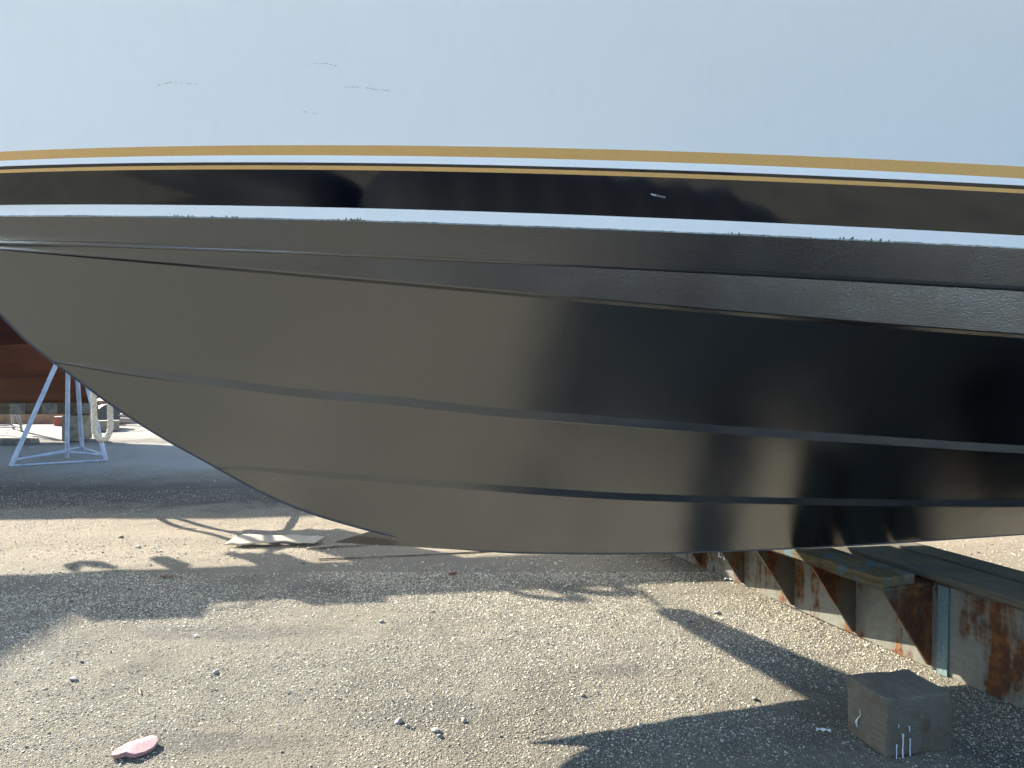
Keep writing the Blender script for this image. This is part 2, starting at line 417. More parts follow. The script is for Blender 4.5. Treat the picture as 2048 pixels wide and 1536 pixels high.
s3 = np.array([(-2.33, 0, 1.497), (-2.074, .065, 1.452), (-1.664, .161, 1.394), (-1.228, .253, 1.337), (-.756, .332, 1.295), (-.373, .375, 1.251), (.25, .428, 1.198), (.851, .458, 1.147), (1.5, .470, 1.097), (2.29, .473, 1.038), (4, .475, .965), (9.01, .46, .93)])
s4 = np.array([(-1.625, 0, .993), (-1.503, .029, .985), (-1.255, .075, .958), (-.757, .139, .911), (-.348, .173, .873), (.327, .194, .814), (.984, .204, .777), (2.576, .200, .713), (4, .20, .70), (9.01, .20, .72)])
R['s3'] = Row(-2.33, lambda u: hermite(s3[:, 0], s3[:, 1], u), lambda u: hermite(s3[:, 0], s3[:, 2], u))
R['s4'] = Row(-1.625, lambda u: hermite(s4[:, 0], s4[:, 1], u), lambda u: hermite(s4[:, 0], s4[:, 2], u))
R['keel'] = Row(-0.52, lambda u: np.full_like(u, 0.0), lambda u: hermite(KEEL[:, 0], KEEL[:, 1], u))
P = {k: r.pts() for k, r in R.items()}
for k in P:                                  # every row starts on the stem line
    if k != 'keel': P[k][0, 1] = 0.0

U = lambda k: P[k][:, 0]
fade = lambda k, l=0.5: 1 - np.exp(-(P[k][:, 0] - P[k][0, 0]) / l)
def off(A, dv=0.0, dz=0.0):
    B = A.copy(); B[:, 1] = np.maximum(B[:, 1] + dv, 0.0); B[:, 2] = B[:, 2] + dz; return B
def between(A, B, n):
    """n rows from A to B; their forward ends follow the stem"""
    out = []
    for i in range(n):
        f = i / (n - 1); C = A * (1 - f) + B * f
        if 0 < i < n - 1:
            z0 = C[0, 2]; d = np.array([stem_u(z0), 0.0, z0]) - C[0]
            C = C + d[None] * ((1 - TAU) ** 14)[:, None]
        out.append(C)
    return out
def three(A, B, C, n):
    out = []
    for i in range(n):
        t = i / (n - 1) * 2.0
        la, lb, lc = (t - 1) * (t - 2) / 2, -t * (t - 2), t * (t - 1) / 2
        D = A * la + B * lb + C * lc
        if 0 < i < n - 1:
            z0 = D[0, 2]; d = np.array([stem_u(z0), 0.0, z0]) - D[0]; D = D + d[None] * ((1 - TAU) ** 14)[:, None]
            D[0, 1] = 0.0
        out.append(D)
    return out
def toL(A, side): return [(p[0], -p[1] * side, p[2]) for p in A]
def strip(mb, rows, sides=(1, -1)):
    for sd_ in sides:
        mb.grid([toL(r, sd_) for r in rows], True, flip=(sd_ < 0))
    return mb

# bottom panels
h3 = (0.040 * fade('s3', 0.22)); h4 = (0.036 * fade('s4', 0.30))
ch_in = off(P['chine'], -0.034 * fade('chine', 0.7), -0.017 * fade('chine', 0.7))
s3_top = off(P['s3'], 0.004 * fade('s3', .2), h3); s3_in = off(P['s3'], -0.030 * fade('s3', 0.4), -0.006)
s4_top = off(P['s4'], 0.004 * fade('s4', .2), h4); s4_in = off(P['s4'], -0.026 * fade('s4', 0.4), -0.006)
bot = MB()
strip(bot, between(ch_in, s3_top, 14)); strip(bot, between(s3_in, s4_top, 12)); strip(bot, between(s4_in, P['keel'], 10))
rail_in = off(P['rail'], -0.012 * fade('rail', 0.4), -0.007 * fade('rail', 0.4))
strip(bot, between(P['boot_bot'], P['rail'], 6))
# transom end below the sheer
bo = bot.build('bottom_paint', M['antifouling'], boat)
def ledge(nm, top, corner, inner, label=None):
    for sd_ in (1, -1):
        mb = MB()
        mb.grid([toL(r, sd_) for r in between(top, corner, 4)], True, flip=(sd_ < 0))
        a, b = corner, inner
        mb.grid([toL(a, sd_), toL(off(a, -0.0045, -0.0055), sd_), toL(b, sd_)], False, flip=(sd_ < 0))
        mb.build(nm, M['antifouling'], boat)
ledge('lifting_strake', s3_top, off(P['s3'], 0.0), s3_in)
ledge('lifting_strake', s4_top, off(P['s4'], 0.0), s4_in)
ledge('spray_rail', rail_in, P['chine'], ch_in)
ledge('hull_knuckle', off(P['rail'], 0.0052, 0.012), off(P['rail'], 0.0012), rail_in)
kb = MB()                                    # keel band along the stem and keel
sk = [(float(a), float(b)) for a, b in STEM[::1]]
sk = sorted(sk)
us_ = np.linspace(-3.94, 9.0, 260)
zz = hermite([a for a, b in sk], [b for a, b in sk], us_)
pts = [(float(a), 0.0, float(b) + 0.004) for a, b in zip(us_, zz)]
low = [p for p in pts if p[2] < 2.12]
kb.tube(low, 0.0055, 8)
kb.build('keel_band', M['dark_plastic'], boat)

# painted stripes, topsides
HP = {}
def part_strip(nm, a, b, mat, n=4, label=None):
    o = strip(MB(), between(P[a], P[b], n)).build(nm, M[mat], boat); HP[nm] = o
    if label: o['label'] = label
    return o
part_strip('boot_stripe', 'navy_bot', 'boot_bot', 'boot_white', 5, 'white boot stripe with ragged brushed lower edge')
part_strip('navy_band', 'g2_bot', 'navy_bot', 'navy_gloss', 8, 'glossy navy band above the white boot stripe')
part_strip('gold_pinstripe', 'k_bot', 'g2_bot', 'gold_paint', 3, 'thin gold pinstripe')
part_strip('navy_pinstripe', 'w_bot', 'k_bot', 'navy_gloss', 3, 'thin navy line above the gold pinstripe')
part_strip('white_pinstripe', 'gold_bot', 'w_bot', 'white_gelcoat', 3, 'white line under the broad gold stripe')
part_strip('gold_stripe', 'gold_top', 'gold_bot', 'gold_paint', 4, 'broad gold stripe under the white topsides')
tp = three(P['sheer'], P['mid'], P['gold_top'], 26)
HP['topsides'] = strip(MB(), tp).build('topsides', M['white_gelcoat'], boat)
# rub rail and deck
for sd_ in (1, -1):
    MB().tube(toL(off(P['sheer'], 0.012, -0.01), sd_), 0.028, 8).build('rub_rail', M['dark_plastic'], HP['topsides'])
dk = MB(); sh = P['sheer']
dk.grid([toL(sh, 1), [(p[0], 0.0, p[2] + 0.07) for p in sh], toL(sh, -1)], True)
dk.build('deck', M['deck_paint'], boat)
tr = MB()
order = ['sheer', 'mid', 'gold_top', 'boot_bot', 'chine', 's3', 's4', 'keel']
tv = [(UE, -P[k][-1, 1], P[k][-1, 2]) for k in order] + [(UE, P[k][-1, 1], P[k][-1, 2]) for k in order[-2::-1]]
tr.add(tv, [tuple(range(len(tv)))]); tr.build('transom', M['white_gelcoat'], boat)

# ragged brushed edge of the bottom paint over the boot stripe
rag = MB()
bb = P['boot_bot']; nb_ = P['navy_bot']
uu = np.arange(-2.6, 3.4, 0.004)
vb = np.interp(uu, bb[:, 0], bb[:, 1]); zb = np.interp(uu, bb[:, 0], bb[:, 2])
vn = np.interp(uu, nb_[:, 0], nb_[:, 1]); zn = np.interp(uu, nb_[:, 0], nb_[:, 2])
topP, lowP = [], []
for i, u in enumerate(uu):
    n1 = mnoise.noise(Vector((u * 9, 0.3, 0))) ; n2 = mnoise.noise(Vector((u * 70, 4.3, 0)))
    hgt = 0.0012 + 0.0022 * max(0, n1) + 0.0018 * max(0, n2)
    gate = mnoise.noise(Vector((u * 2.3, 9.1, 0)))
    if gate > 0.12 and rng.random() < 0.20: hgt += rng.uniform(0.002, 0.011)
    f = hgt / (zn[i] - zb[i])
    topP.append((u + (rng.uniform(0, 0.004) if hgt > 0.006 else 0), -(vb[i] + (vn[i] - vb[i]) * f) - 0.0012, zb[i] + hgt)); lowP.append((u, -vb[i] - 0.0012, zb[i] - 0.004))
rag.grid([topP, lowP], False)
rag.build('brushed_paint_edge', M['antifouling'], bo)

# scuffs: thin smears sitting on the gelcoat
def side_pt(rowA, rowB, u, f):
    a, b = P[rowA], P[rowB]
    va = np.interp(u, a[:, 0], a[:, 1]); za = np.interp(u, a[:, 0], a[:, 2]); vb2 = np.interp(u, b[:, 0], b[:, 1]); zb2 = np.interp(u, b[:, 0], b[:, 2])
    return va + (vb2 - va) * f, za + (zb2 - za) * f
topg = np.array([[np.interp(-1.0, r[:, 0], r[:, 2]) for r in tp]])
def topside_v(u, z):
    zs = [float(np.interp(u, r[:, 0], r[:, 2])) for r in tp][::-1]; vs_ = [float(np.interp(u, r[:, 0], r[:, 1])) for r in tp][::-1]
    return float(np.interp(z, zs, vs_))
def f_all(k, i, n, m_): return (k + i / n) / max(1, m_ - 1)
def scuff(name, path, mat, label, vfun, wid=0.0022, gaps=()):
    mb = MB()
    for k in range(len(path) - 1):
        (u0, z0), (u1, z1) = path[k], path[k + 1]
        n = max(2, int(abs(u1 - u0) / 0.006))
        for i in range(n):
            if rng.random() < (0.08 if 0.15 < f_all(k, i, n, len(path)) < 0.45 or f_all(k, i, n, len(path)) > .62 else 0.75): continue
            f = i / n; u = u0 + (u1 - u0) * f; z = z0 + (z1 - z0) * f + rng.uniform(-.0015, .0015)
            l = rng.uniform(.006, .010); h = wid * rng.uniform(.2, .7)
            q = [(u, z), (u + l, z + rng.uniform(-.001, .001)), (u + l, z + h), (u, z + h)]
            mb.add([(a, -vfun(a, b) - 0.0009, b) for a, b in q], [(0, 1, 2, 3)])
    o = mb.build(name, M[mat], HP['topsides']); o['label'] = label; o['kind'] = 'stuff'
scuff('scuff_mark', [(-1.665, 2.545), (-1.615, 2.552), (-1.55, 2.545), (-1.51, 2.541)], 'scuff', 'faint greenish scuff on the white topsides', topside_v)
scuff('scuff_mark', [(-1.105, 2.585), (-1.07, 2.592), (-1.03, 2.592), (-0.985, 2.582)], 'scuff', 'faint scuff high on the white topsides', topside_v)
scuff('scuff_mark', [(-0.99, 2.515), (-0.93, 2.516), (-0.86, 2.507), (-0.79, 2.50)], 'pale_scuff', 'long faint scuff on the white topsides', topside_v, 0.004)
scuff('scuff_mark', [(-1.13, 2.44), (-1.06, 2.43)], 'pale_scuff', 'short faint scuff above the gold stripe', topside_v, 0.003)
def navy_v(u, z):
    a, b = P['navy_bot'], P['g2_bot']
    z0, z1 = np.interp(u, a[:, 0], a[:, 2]), np.interp(u, b[:, 0], b[:, 2]); v0, v1 = np.interp(u, a[:, 0], a[:, 1]), np.interp(u, b[:, 0], b[:, 1])
    return float(v0 + (v1 - v0) * (z - z0) / (z1 - z0))
mbs = MB()
for i in range(26):
    u = 0.205 + i * 0.0022; z = 2.142 - i * 0.0004 + rng.uniform(-.003, .003); h = max(0.001, 0.006 * math.sin(min(1, (i + 2) / 12) * math.pi))
    q = [(u, z), (u + .0045, z - .001), (u + .004, z + h * .6), (u + .001, z + h)]
    mbs.add([(a, -navy_v(a, b) - .0009, b) for a, b in q], [(0, 1, 2, 3)])
o = mbs.build('scuff_mark', M['pale_scuff'], HP['navy_band']); o['label'] = 'small white scuff on the navy band'

# ------------------------------------------------------------------ rusty beam, planks, block
BD = math.atan2(-0.936, 0.351)
beam = empty('steel_beam', (2.035, 3.555, 0.0), BD, 'rusty grey steel support beam with triangular gussets under the keel', 'beam')
web = MB()
web.box(-3.6, 1.7, 0.0, 0.02, 0.0, 0.425); wo = web.build('web_plate', M['rusty_steel'], beam, 0.003)
MB().box(-3.6, 1.7, 0.40, 0.42, 0.0, 0.425).build('web_plate', M['rusty_plate'], beam, 0.003)
MB().box(-3.6, 1.7, -0.004, 0.425, 0.4251, 0.445).build('top_plate', M['rusty_plate'], beam, 0.003)
MB().box(-3.6, 1.7, 0.021, 0.399, 0.0, 0.02).build('bottom_plate', M['rusty_plate'], beam)
MB().box(-3.3, 0.018, -0.31, -0.0045, 0.412, 0.430).build('shelf_plate', M['rusty_plate'], beam, 0.003)
for gx_ in (0.0, -0.47, -0.94, -1.41, -1.88, -2.35, -2.82):
    g_ = MB()
    A = [(gx_ - .007, -0.001, 0.02), (gx_ - .007, -0.001, 0.4115), (gx_ - .007, -0.30, 0.4115), (gx_ - .007, -0.295, 0.395), (gx_ - .007, -0.018, 0.02)]
    B = [(gx_ + .007, y, z) for _, y, z in A]
    g_.add(A + B, [(0, 1, 2, 3, 4), (9, 8, 7, 6, 5)] + [(i, i + 5, (i + 1) % 5 + 5, (i + 1) % 5) for i in range(5)])
    g_.build('gusset_plate', M['rusty_plate'], beam)
MB().box(0.045, 0.10, -0.012, -0.001, 0.0, 0.4245).build('weld_strip', mat_plain('teal_paint', (0.06, 0.095, 0.09), (0.14, 0.19, 0.175), 70, 0.6, 0.6), wo)
# lifting eye hook on the web
hk = MB(); pts = []
for i in range(17):
    t = math.radians(200 - i * 14); pts.append((0.62 + 0.035 * math.cos(t) + 0.012 * i / 16, -0.028 + 0.006 * math.sin(i), 0.235 + 0.045 * math.sin(t) - 0.05 * (i / 16) ** 2))
pts = [(0.575, -0.001, 0.20)] + pts + [(0.675, -0.02, 0.15)]
hk.tube(pts, 0.007, 8).build('hook', M['rusty_plate'], wo)
# paint scribbles near the keel
sc_ = MB()
for (sx, sz, pa) in [(-1.66, 0.30, [(0, 0), (-.03, .02), (-.045, -.02), (-.02, -.05), (.005, -.04)]), (-1.60, 0.28, [(0, .0), (.02, .02), (.03, -.015), (.0, -.02), (0, 0)]),
                     (-1.55, .25, [(0, .07), (.0, -.02), (.02, -.025)]), (-1.70, 0.16, [(0, 0), (.03, .01), (.02, -.03), (.05, -.03)]), (-1.63, .15, [(0, .02), (.01, -.03), (.03, .0), (.04, -.03)])]:
    for k in range(len(pa) - 1):
        (a0, b0), (a1, b1) = pa[k], pa[k + 1]
        sc_.tube([(sx + a0, -0.002, sz + b0), (sx + a1, -0.002, sz + b1)], 0.0035, 5)
sc_.build('paint_scribble', M['white_paint'], wo)['kind'] = 'stuff'

def plank(name, L, W, T, loc, rz, mat, label, j=0.004, group=None, bevel=0.004):
    mb = MB(); n = 10; 
    secs = []
    for i in range(n + 1):
        x = L * i / n; w0 = rng.uniform(-j, j); w1 = rng.uniform(-j, j); t0 = rng.uniform(-j, j) * 0.2
        secs.append([(x, w0, 0), (x, W + w1, 0), (x, W + w1, T + t0), (x, w0, T + t0)])
    vs = [p for s_ in secs for p in s_]; fs = []
    for i in range(n):
        for k in range(4): fs.append((i * 4 + k, (i + 1) * 4 + k, (i + 1) * 4 + (k + 1) % 4, i * 4 + (k + 1) % 4))
    fs += [(0, 1, 2, 3), (n * 4 + 3, n * 4 + 2, n * 4 + 1, n * 4)]
    mb.add(vs, fs); o = mb.build(name, M[mat], None, bevel)
    o.location = loc; o.rotation_euler = (0, 0, rz)
    return tag(o, label, 'plank', group)
def beam_pt(x, y, z):
    c, s_ = math.cos(BD), math.sin(BD); return (2.035 + x * c - y * s_, 3.555 + x * s_ + y * c, z)
plank('plank', 2.3, 0.215, 0.049, beam_pt(-2.29, -0.335, 0.4305), BD, 'plank_ochre', 'short ochre and teal stained plank ending above the triangular gussets')
plank('plank', 3.2, 0.25, 0.0335, beam_pt(-1.75, -0.028, 0.4455), BD - 0.005, 'plank_grey', 'long weathered grey plank lying beside the ochre plank on the beam')
plank('plank', 3.2, 0.16, 0.030, beam_pt(-1.7, 0.255, 0.4455), BD + 0.004, 'plank_grey', 'dark narrow plank on the far edge of the steel beam')

blk = empty('wood_block', (1.523, 2.876, 0.0), math.radians(13.5), 'square weathered timber block with white paint drips beside the beam', 'block')
b_ = MB(); rngs = random.Random(3)
n = 6; L_, W_, H_ = 0.295, 0.225, 0.226
bm = bmesh.new(); bmesh.ops.create_cube(bm, size=1.0); bmesh.ops.subdivide_edges(bm, edges=bm.edges, cuts=5, use_grid_fill=True)
for v_ in bm.verts:
    p = Vector((v_.co.x * L_, v_.co.y * W_, (v_.co.z + 0.5) * H_))
    nn = mnoise.noise_vector(p * 16) * 0.0045 + mnoise.noise_vector(p * 6) * 0.007
    v_.co = p + nn
me = bpy.data.meshes.new('body'); bm.to_mesh(me); bm.free(); me.materials.append(M['block_wood'])
bobj = bpy.data.objects.new('body', me); COL.objects.link(bobj); bobj.parent = blk
bv = bobj.modifiers.new('bevel', 'BEVEL'); bv.width = 0.009; bv.limit_method = 'ANGLE'; bv.angle_limit = 0.9; bv.segments = 2
for (dx, z0, z1, r_) in ((-0.108, 0.002, 0.055, .0022), (-0.080, 0.002, 0.092, .0032), (-0.048, 0.004, 0.07, .0025), (-0.052, .10, .118, .002), (-.10, .12, .13, .0016)):
    d_ = MB(); pts = [(dx + rng.uniform(-.0012, .0012), -W_ / 2 - 0.006, z0 + (z1 - z0) * i / 6) for i in range(7)]
    d_.tube(pts, [r_ * rng.uniform(.7, 1.1) for _ in range(6)] + [r_ * 1.5], 6)
    d_.build('paint_drip', M['white_paint'], bobj)
fl = MB(); pts = [(-L_ / 2 - .004, .03, .125), (-L_ / 2 - .006, .022, .105), (-L_ / 2 - .008, .035, .088), (-L_ / 2 - .006, .045, .07), (-L_ / 2 - .004, .043, .05)]
fl.tube(pts, [.001, .0015, .003, .005, .002], 6).build('splinter', M['shell'], bobj)

# dark sleepers added out of frame to darken the reflection in the bottom paint
ts = empty('added_sleepers', (2.95, 3.05, 0.0), math.radians(6), 'unseen stack of dark sleepers added right of the beam to darken the hull reflection', 'timber stack')
tar = mat_wood('tarred_wood', (0.012, 0.010, 0.009), (0.03, 0.024, 0.018), (0.008, 0.008, 0.008))
for lv_ in range(2):
    for k in range(4):
        MB().box(0.0, 3.0, k * .25, k * .25 + .235, lv_ * .19 + .001, lv_ * .19 + .188, .005).build('sleeper', tar, ts, .006)

# ------------------------------------------------------------------ staging behind the boat with its gear (unseen, placed to cast the shadow band)
st = empty('shadow_staging', (-6.24, 6.86, 0.0), math.radians(7.6), 'plank work staging on trestles behind the boat, unseen, placed to cast the shadow band', 'staging')
for k in range(3):
    MB().box(-1.2, 5.9, 0.26 * k + 0.0, 0.26 * k + 0.25, 2.05, 2.10, 0.004).build('plank', M['timber'], st)
for tx in (-0.85, 4.9):
    t_ = MB()
    for (yy, dy) in ((0.08, -0.22), (0.68, 0.22)):
        t_.tube([(tx - .02, yy, 2.0), (tx - .25, yy + dy, 0.0)], 0.022, 8); t_.tube([(tx + .02, yy, 2.0), (tx + .25, yy + dy, 0.0)], 0.022, 8)
    t_.box(tx - .05, tx + .05, -0.05, 0.85, 2.0, 2.049)
    t_.build('trestle', M['steel'], st)
MB().box(0.35, 0.95, 0.03, 0.28, 2.101, 2.30).build('tool_tray', M['dark_plastic'], st)
MB().box(1.68, 2.12, 0.02, 0.20, 2.101, 2.22).build('tool_tray', M['blue_plastic'], st)
hd = MB(); hd.tube([(1.2 + 0.22 * math.cos(t), 0.02, 2.10 + 0.10 * math.sin(t)) for t in np.linspace(0, math.pi, 14)], 0.009, 6); hd.build('handle', M['steel'], st)
lp = MB(); lp.tube([(3.2 + .16 * math.cos(t), 0.0, 2.08 + .19 * math.sin(t)) for t in np.linspace(0.2, 2.9, 12)], .04, 6); lp.tube([(3.62 + .16 * math.cos(t), 0.0, 2.08 + .13 * math.sin(t)) for t in np.linspace(0, 3.1, 12)], .045, 6); lp.build('hose_loop', M['dark_plastic'], st)
def loc_st(x, y):
    dx, dy = x + 5.9, y - 7.12; a = -math.radians(7.6); return dx * math.cos(a) - dy * math.sin(a), dx * math.sin(a) + dy * math.cos(a)
bk = MB(); bk.tube([(.85, .8, 1.87), (.85, .8, 2.03)], [.065, .08], 14); bk.build('bucket', M['dark_plastic'], st); bk = MB(); bk.tube([(.12, .8, 2.04), (.17, .8, 1.95), (.27, .8, 1.91), (.36, .8, 1.95), (.41, .8, 2.04)], [.025, .05, .045, .055, .025], 7); bk.build('hanging_bag', M['dark_plastic'], st)
for (x0, x1, y_, zl) in ((-4.58, -4.08, 8.02, 1.74), (-3.93, -2.95, 8.14, 1.16)):
    tpn = MB(); rws = []
    for j in range(9):
        rws.append([(*loc_st(x0 + (x1 - x0) * i / 12, y_ + .02 * math.sin(i * 1.3 + j * .5)), 2.06 + (zl - 2.06) * j / 8 + (.03 * math.sin(i * 1.9) if j == 8 else 0)) for i in range(13)])
    tpn.grid(rws, True); tpn.build('shadow_tarp', M['dark_plastic'], st)  # unseen panels added to cast blocky shade on the sandy strip
# unseen plank on a bracket, outline shaped to cast the slanting ground shadow
gp = MB()
sh_ = (1.324 * 2.12, -1.278 * 2.12)
q = [loc_st(x - sh_[0], y - sh_[1]) for x, y in ((.769, 4.487), (.958, 4.515), (1.574, 3.451), (1.33, 3.05), (1.245, 3.268))]
gp.add([(x, y, 2.12) for x, y in q] + [(x, y, 2.155) for x, y in q], [(0, 1, 2, 3, 4), (9, 8, 7, 6, 5)] + [(i, i + 5, (i + 1) % 5 + 5, (i + 1) % 5) for i in range(5)])
gp.build('shadow_plank', M['timber'], st)
br = MB(); br.tube([(q[0][0] + .1, q[0][1] - .1, 2.11), (q[0][0] + .1, 0.4, 2.045)], .012, 6); br.build('bracket', M['steel'], st)
pole = MB(); pole.tube([(-2.12, 7.38, 0.0), (-5.08, 7.9, 2.14)], 0.026, 8)
tag(pole.build('leaning_pole', M['timber']), 'slender pole leaning on the staging behind the boat', 'pole')

# low boat under a black cover added unseen behind the camera to mirror dark in the navy band
tb = MB(); rows = []
for i in range(41):
    x = -2.4 + 7.2 * i / 40; t = i / 40
    e = min(1.0, min(t / .12, (1 - t) / .30)) ; hgt = (.12 + .85 * e ** .8) * (1 + .04 * math.sin(i * 2.1)); hw = .55 + .35 * min(1, e * 1.3)
    rows.append([(x, -2.1 + hw * math.cos(a_) * (1.12 if abs(math.cos(a_)) > .9 else 1), hgt * math.sin(a_) ** .7 if 0 < a_ < math.pi - 1e-6 else 0.0) for a_ in [math.pi * k / 10 for k in range(11)]])
tb.grid(rows, True)
tag(tb.build('mirrored_cover', mat_plain('black_cover', (0.006, 0.006, 0.007), (0.011, 0.011, 0.012), 14, 0.75)), 'low boat under a black cover, added unseen to mirror dark in the navy band', 'boat')

tb = MB(); rows = []  # second dark cover shape, added unseen for dark reflections at left
for i in range(21):
    t = i / 20; x = -6.0 + 3.7 * t; e = min(1.0, min(t / .12, (1 - t) / .12)); hgt = .08 + .42 * e + .40 * math.exp(-((x + 4.3) / .45) ** 2)
    rows.append([(x + .5 * (k / 10 - .5), -1.9 + .6 * math.cos(a_), hgt * math.sin(a_) ** .7 if 0 < k < 10 else 0.0) for k, a_ in enumerate([math.pi * k / 10 for k in range(11)])])
tb.grid(rows, True)
tag(tb.build('mirrored_cover', bpy.data.materials['black_cover']), 'small dark cover shape added unseen, mirrored at the left in the navy band', 'boat')
# dark wood added unseen behind the camera to darken low hull reflections
lv, lf = [], []
for i in range(9000):
    x = rng.uniform(-34, 40); top = 3.6 + 1.2 * mnoise.noise(Vector((x * .22, 0, 0))) + .6 * mnoise.noise(Vector((x * .9, 3, 0)))
    z = top * rng.random() ** .7; y = -24 + rng.uniform(-1.6, 1.6) * (1.1 - z / 6)
    c_ = Vector((x, y, max(.05, z))); a1 = Vector((rng.gauss(0, 1), rng.gauss(0, 1), rng.gauss(0, 1))).normalized(); b1 = a1.orthogonal().normalized(); r_ = rng.uniform(.18, .42)
    o_ = len(lv); lv += [tuple(c_ + a1 * r_), tuple(c_ + b1 * r_ * .7), tuple(c_ - a1 * r_), tuple(c_ - b1 * r_ * .7)]; lf.append((o_, o_ + 1, o_ + 2, o_ + 3))
wd = MB(); wd.v = lv; wd.f = lf; wd.smooth = [False] * len(lf)
tag(wd.build('reflection_wood', mat_plain('dark_foliage', (0.014, 0.022, 0.010), (0.030, 0.042, 0.018), 1.5, 0.8)), 'dark wood added behind the camera, showing only in hull reflections', 'wood', kind='stuff')

# ------------------------------------------------------------------ red boat behind
rb = empty('red_boat', (0, 13.9, 0), 0.0, 'old red wooden boat with rust brown bottom propped up in the background', 'boat')
xs = np.linspace(-21.0, -5.6, 60)
def rsec(x):
    t = max(0.0, min(1.0, (x + 13.0) / 7.0)) if x > -13 else 0.0
    half = 2.0 * (1 - t ** 3.2); zk = 0.66 + max(0, (x + 8.0)) ** 1.5 * 1.3 if x > -8.0 else 0.66
    zch = 2.0 + 0.9 * t ** 2; zr = 4.12 + 0.75 * t ** 2
    zk = min(zk, zr - .05)
    zch = max(zch, zk + .02)
    return half, zk, zch, zr
def rrows():
    low, mid_, ch, top = [], [], [], []
    for x in xs:
        h, zk, zc, zr = rsec(x)
        low.append((x, .06, zk)); mid_.append((x, max(.06, h * .62), zk + (zc - zk) * .66)); ch.append((x, max(.06, h), zc)); top.append((x, max(.06, h * 1.04), zr))
    return low, mid_, ch, top
lo_, mi_, chn, tp_ = rrows()
def lerp_rows(a, b, n, bulge=0.0):
    return [[(p[0], p[1] + (q[1] - p[1]) * f + bulge * math.sin(f * math.pi), p[2] + (q[2] - p[2]) * f) for p, q in zip(a, b)] for f in [i / (n - 1) for i in range(n)]]
def bothsides(rows, name, mat):
    mb = MB()
    for s_ in (-1, 1): mb.grid([[(p[0], s_ * p[1], p[2]) for p in r] for r in rows], True, flip=(s_ < 0))
    return mb.build(name, M[mat], rb)
bothsides(lerp_rows(lo_, mi_, 6, .06), 'bottom', 'oxide_bottom')
bothsides(lerp_rows(mi_, chn, 5, .05), 'bilge', 'shade_and_seam_maroon')
bothsides(lerp_rows(chn, tp_, 5, .03), 'topsides', 'red_topsides')
d_ = MB(); d_.grid([[(p[0], -p[1], p[2] - .12) for p in tp_], [(p[0], p[1], p[2] - .12) for p in tp_]]); d_.build('deck', M['deck_paint'], rb)
e_ = MB(); k0 = [r[0] for r in (lo_, mi_, chn, tp_)]
e_.add([(p[0], -p[1], p[2]) for p in k0] + [(p[0], p[1], p[2]) for p in k0[::-1]], [tuple(range(8))]); e_.build('transom', M['red_topsides'], rb)
for i in (4,):                            # seams of the bottom planking stand a little proud
    f = 0.08 + i * 0.105; r_ = lerp_rows(lo_, mi_, 60, .06)[int(f * 59)]
    MB().tube([(p[0], -p[1] - .002, p[2]) for p in r_[:56]], .006, 5).build('plank_seam', M['shade_and_seam_maroon'], rb)
MB().box(-20.5, -7.85, -.13, .13, .48, .70, .01).build('keel_timber', mat_wood('keel_wood', (0.07, 0.05, 0.035), (0.17, 0.12, 0.075), (0.03, 0.025, 0.02)), rb)
for x in (-9.35, -8.75, -8.05):
    MB().box(x, x + .28, -.15, -.131, .50, .69, .004).build('keel_scarf', M['timber'], rb)
MB().box(-17.5, -14.2, -1.2, 1.2, 3.7, 5.0, .01).build('cabin', M['white_paint'], rb, .05)
for s_ in (-1, 1):
    for x in (-18.0, -14.0):
        MB().tube([(x, s_ * 0.35 - 1.5, 3.95), (x, s_ * 0.35 - 1.5, 6.95)], .04, 8).build('shadow_canopy_post', M['steel'], rb)
MB().box(-18.5, -13.2, -2.55, -.85, 6.95, 7.05).build('shadow_canopy', M['deck_paint'], rb, .02)  # roof on posts added out of view to cast the soft left shadow

def keel_block(loc, size, rz, label):
    mb = MB(); mb.box(-size[0] / 2, size[0] / 2, -size[1] / 2, size[1] / 2, 0, size[2], .008)
    o = mb.build('keel_block', M['timber'], None, .01); o.location = loc; o.rotation_euler = (0, 0, rz)
    return tag(o, label, 'block', 'blocks under the red boat')
keel_block((-8.18, 13.88, 0), (.30, .5, .475), 0.05, 'dark timber block holding up the keel of the red boat behind the jack stand')
o = MB().box(-.55, .55, -.09, .09, 0, .09, .006).build('sleeper', M['timber'], None, .006); o.location = (-9.1, 13.25, 0.0); o.rotation_euler = (0, 0, .03)
tag(o, 'low timber sleeper lying on the shaded ground under the red boat', 'timber')
o = keel_block((-14.0, 13.88, 0), (.4, .5, .475), 0.0, 'timber block under the after keel of the red boat')

# jack stand
def jack(name, loc, rz, label, mat, H=1.55, spread=0.62, group=None):
    t = empty(name, loc, rz, label, 'jack stand', group)
    feet = [Vector((spread * math.cos(a), spread * math.sin(a), 0)) for a in (math.radians(-160), math.radians(-38), math.radians(80))]
    top = Vector((0, 0, H))
    for i, f in enumerate(feet):
        a = top + f.normalized() * 0.05
        MB().tube([a, f], 0.026, 10).build('leg', M[mat], t)
        g2 = feet[(i + 1) % 3]
        MB().tube([f * 0.9 + Vector((0, 0, .10)), g2 * 0.9 + Vector((0, 0, .10))], 0.014, 8).build('base_bar', M[mat], t)
    MB().tube([(0, 0, H * .55), (0, 0, H + .02)], .045, 12).build('centre_tube', M[mat], t)
    MB().tube([(0, 0, H), (0, 0, H + .38)], .02, 8).build('screw', M['steel'], t)
    MB().tube([(-.14, 0, H + .06), (.14, 0, H + .06)], .012, 6).build('handle', M['steel'], t)
    return t
js = empty('jack_stand', (-6.60, 10.95, 0.0), 0.0, 'pale blue tripod boat jack stand in the shade of the red boat', 'jack stand')
apex = Vector((-0.10, 0.35, 1.90))
feetw = [Vector((-.46, -.57, .0)), Vector((-.24, .38, .0)), Vector((.57, 0.0, .0)), Vector((-.36, 1.0, 0.0))]
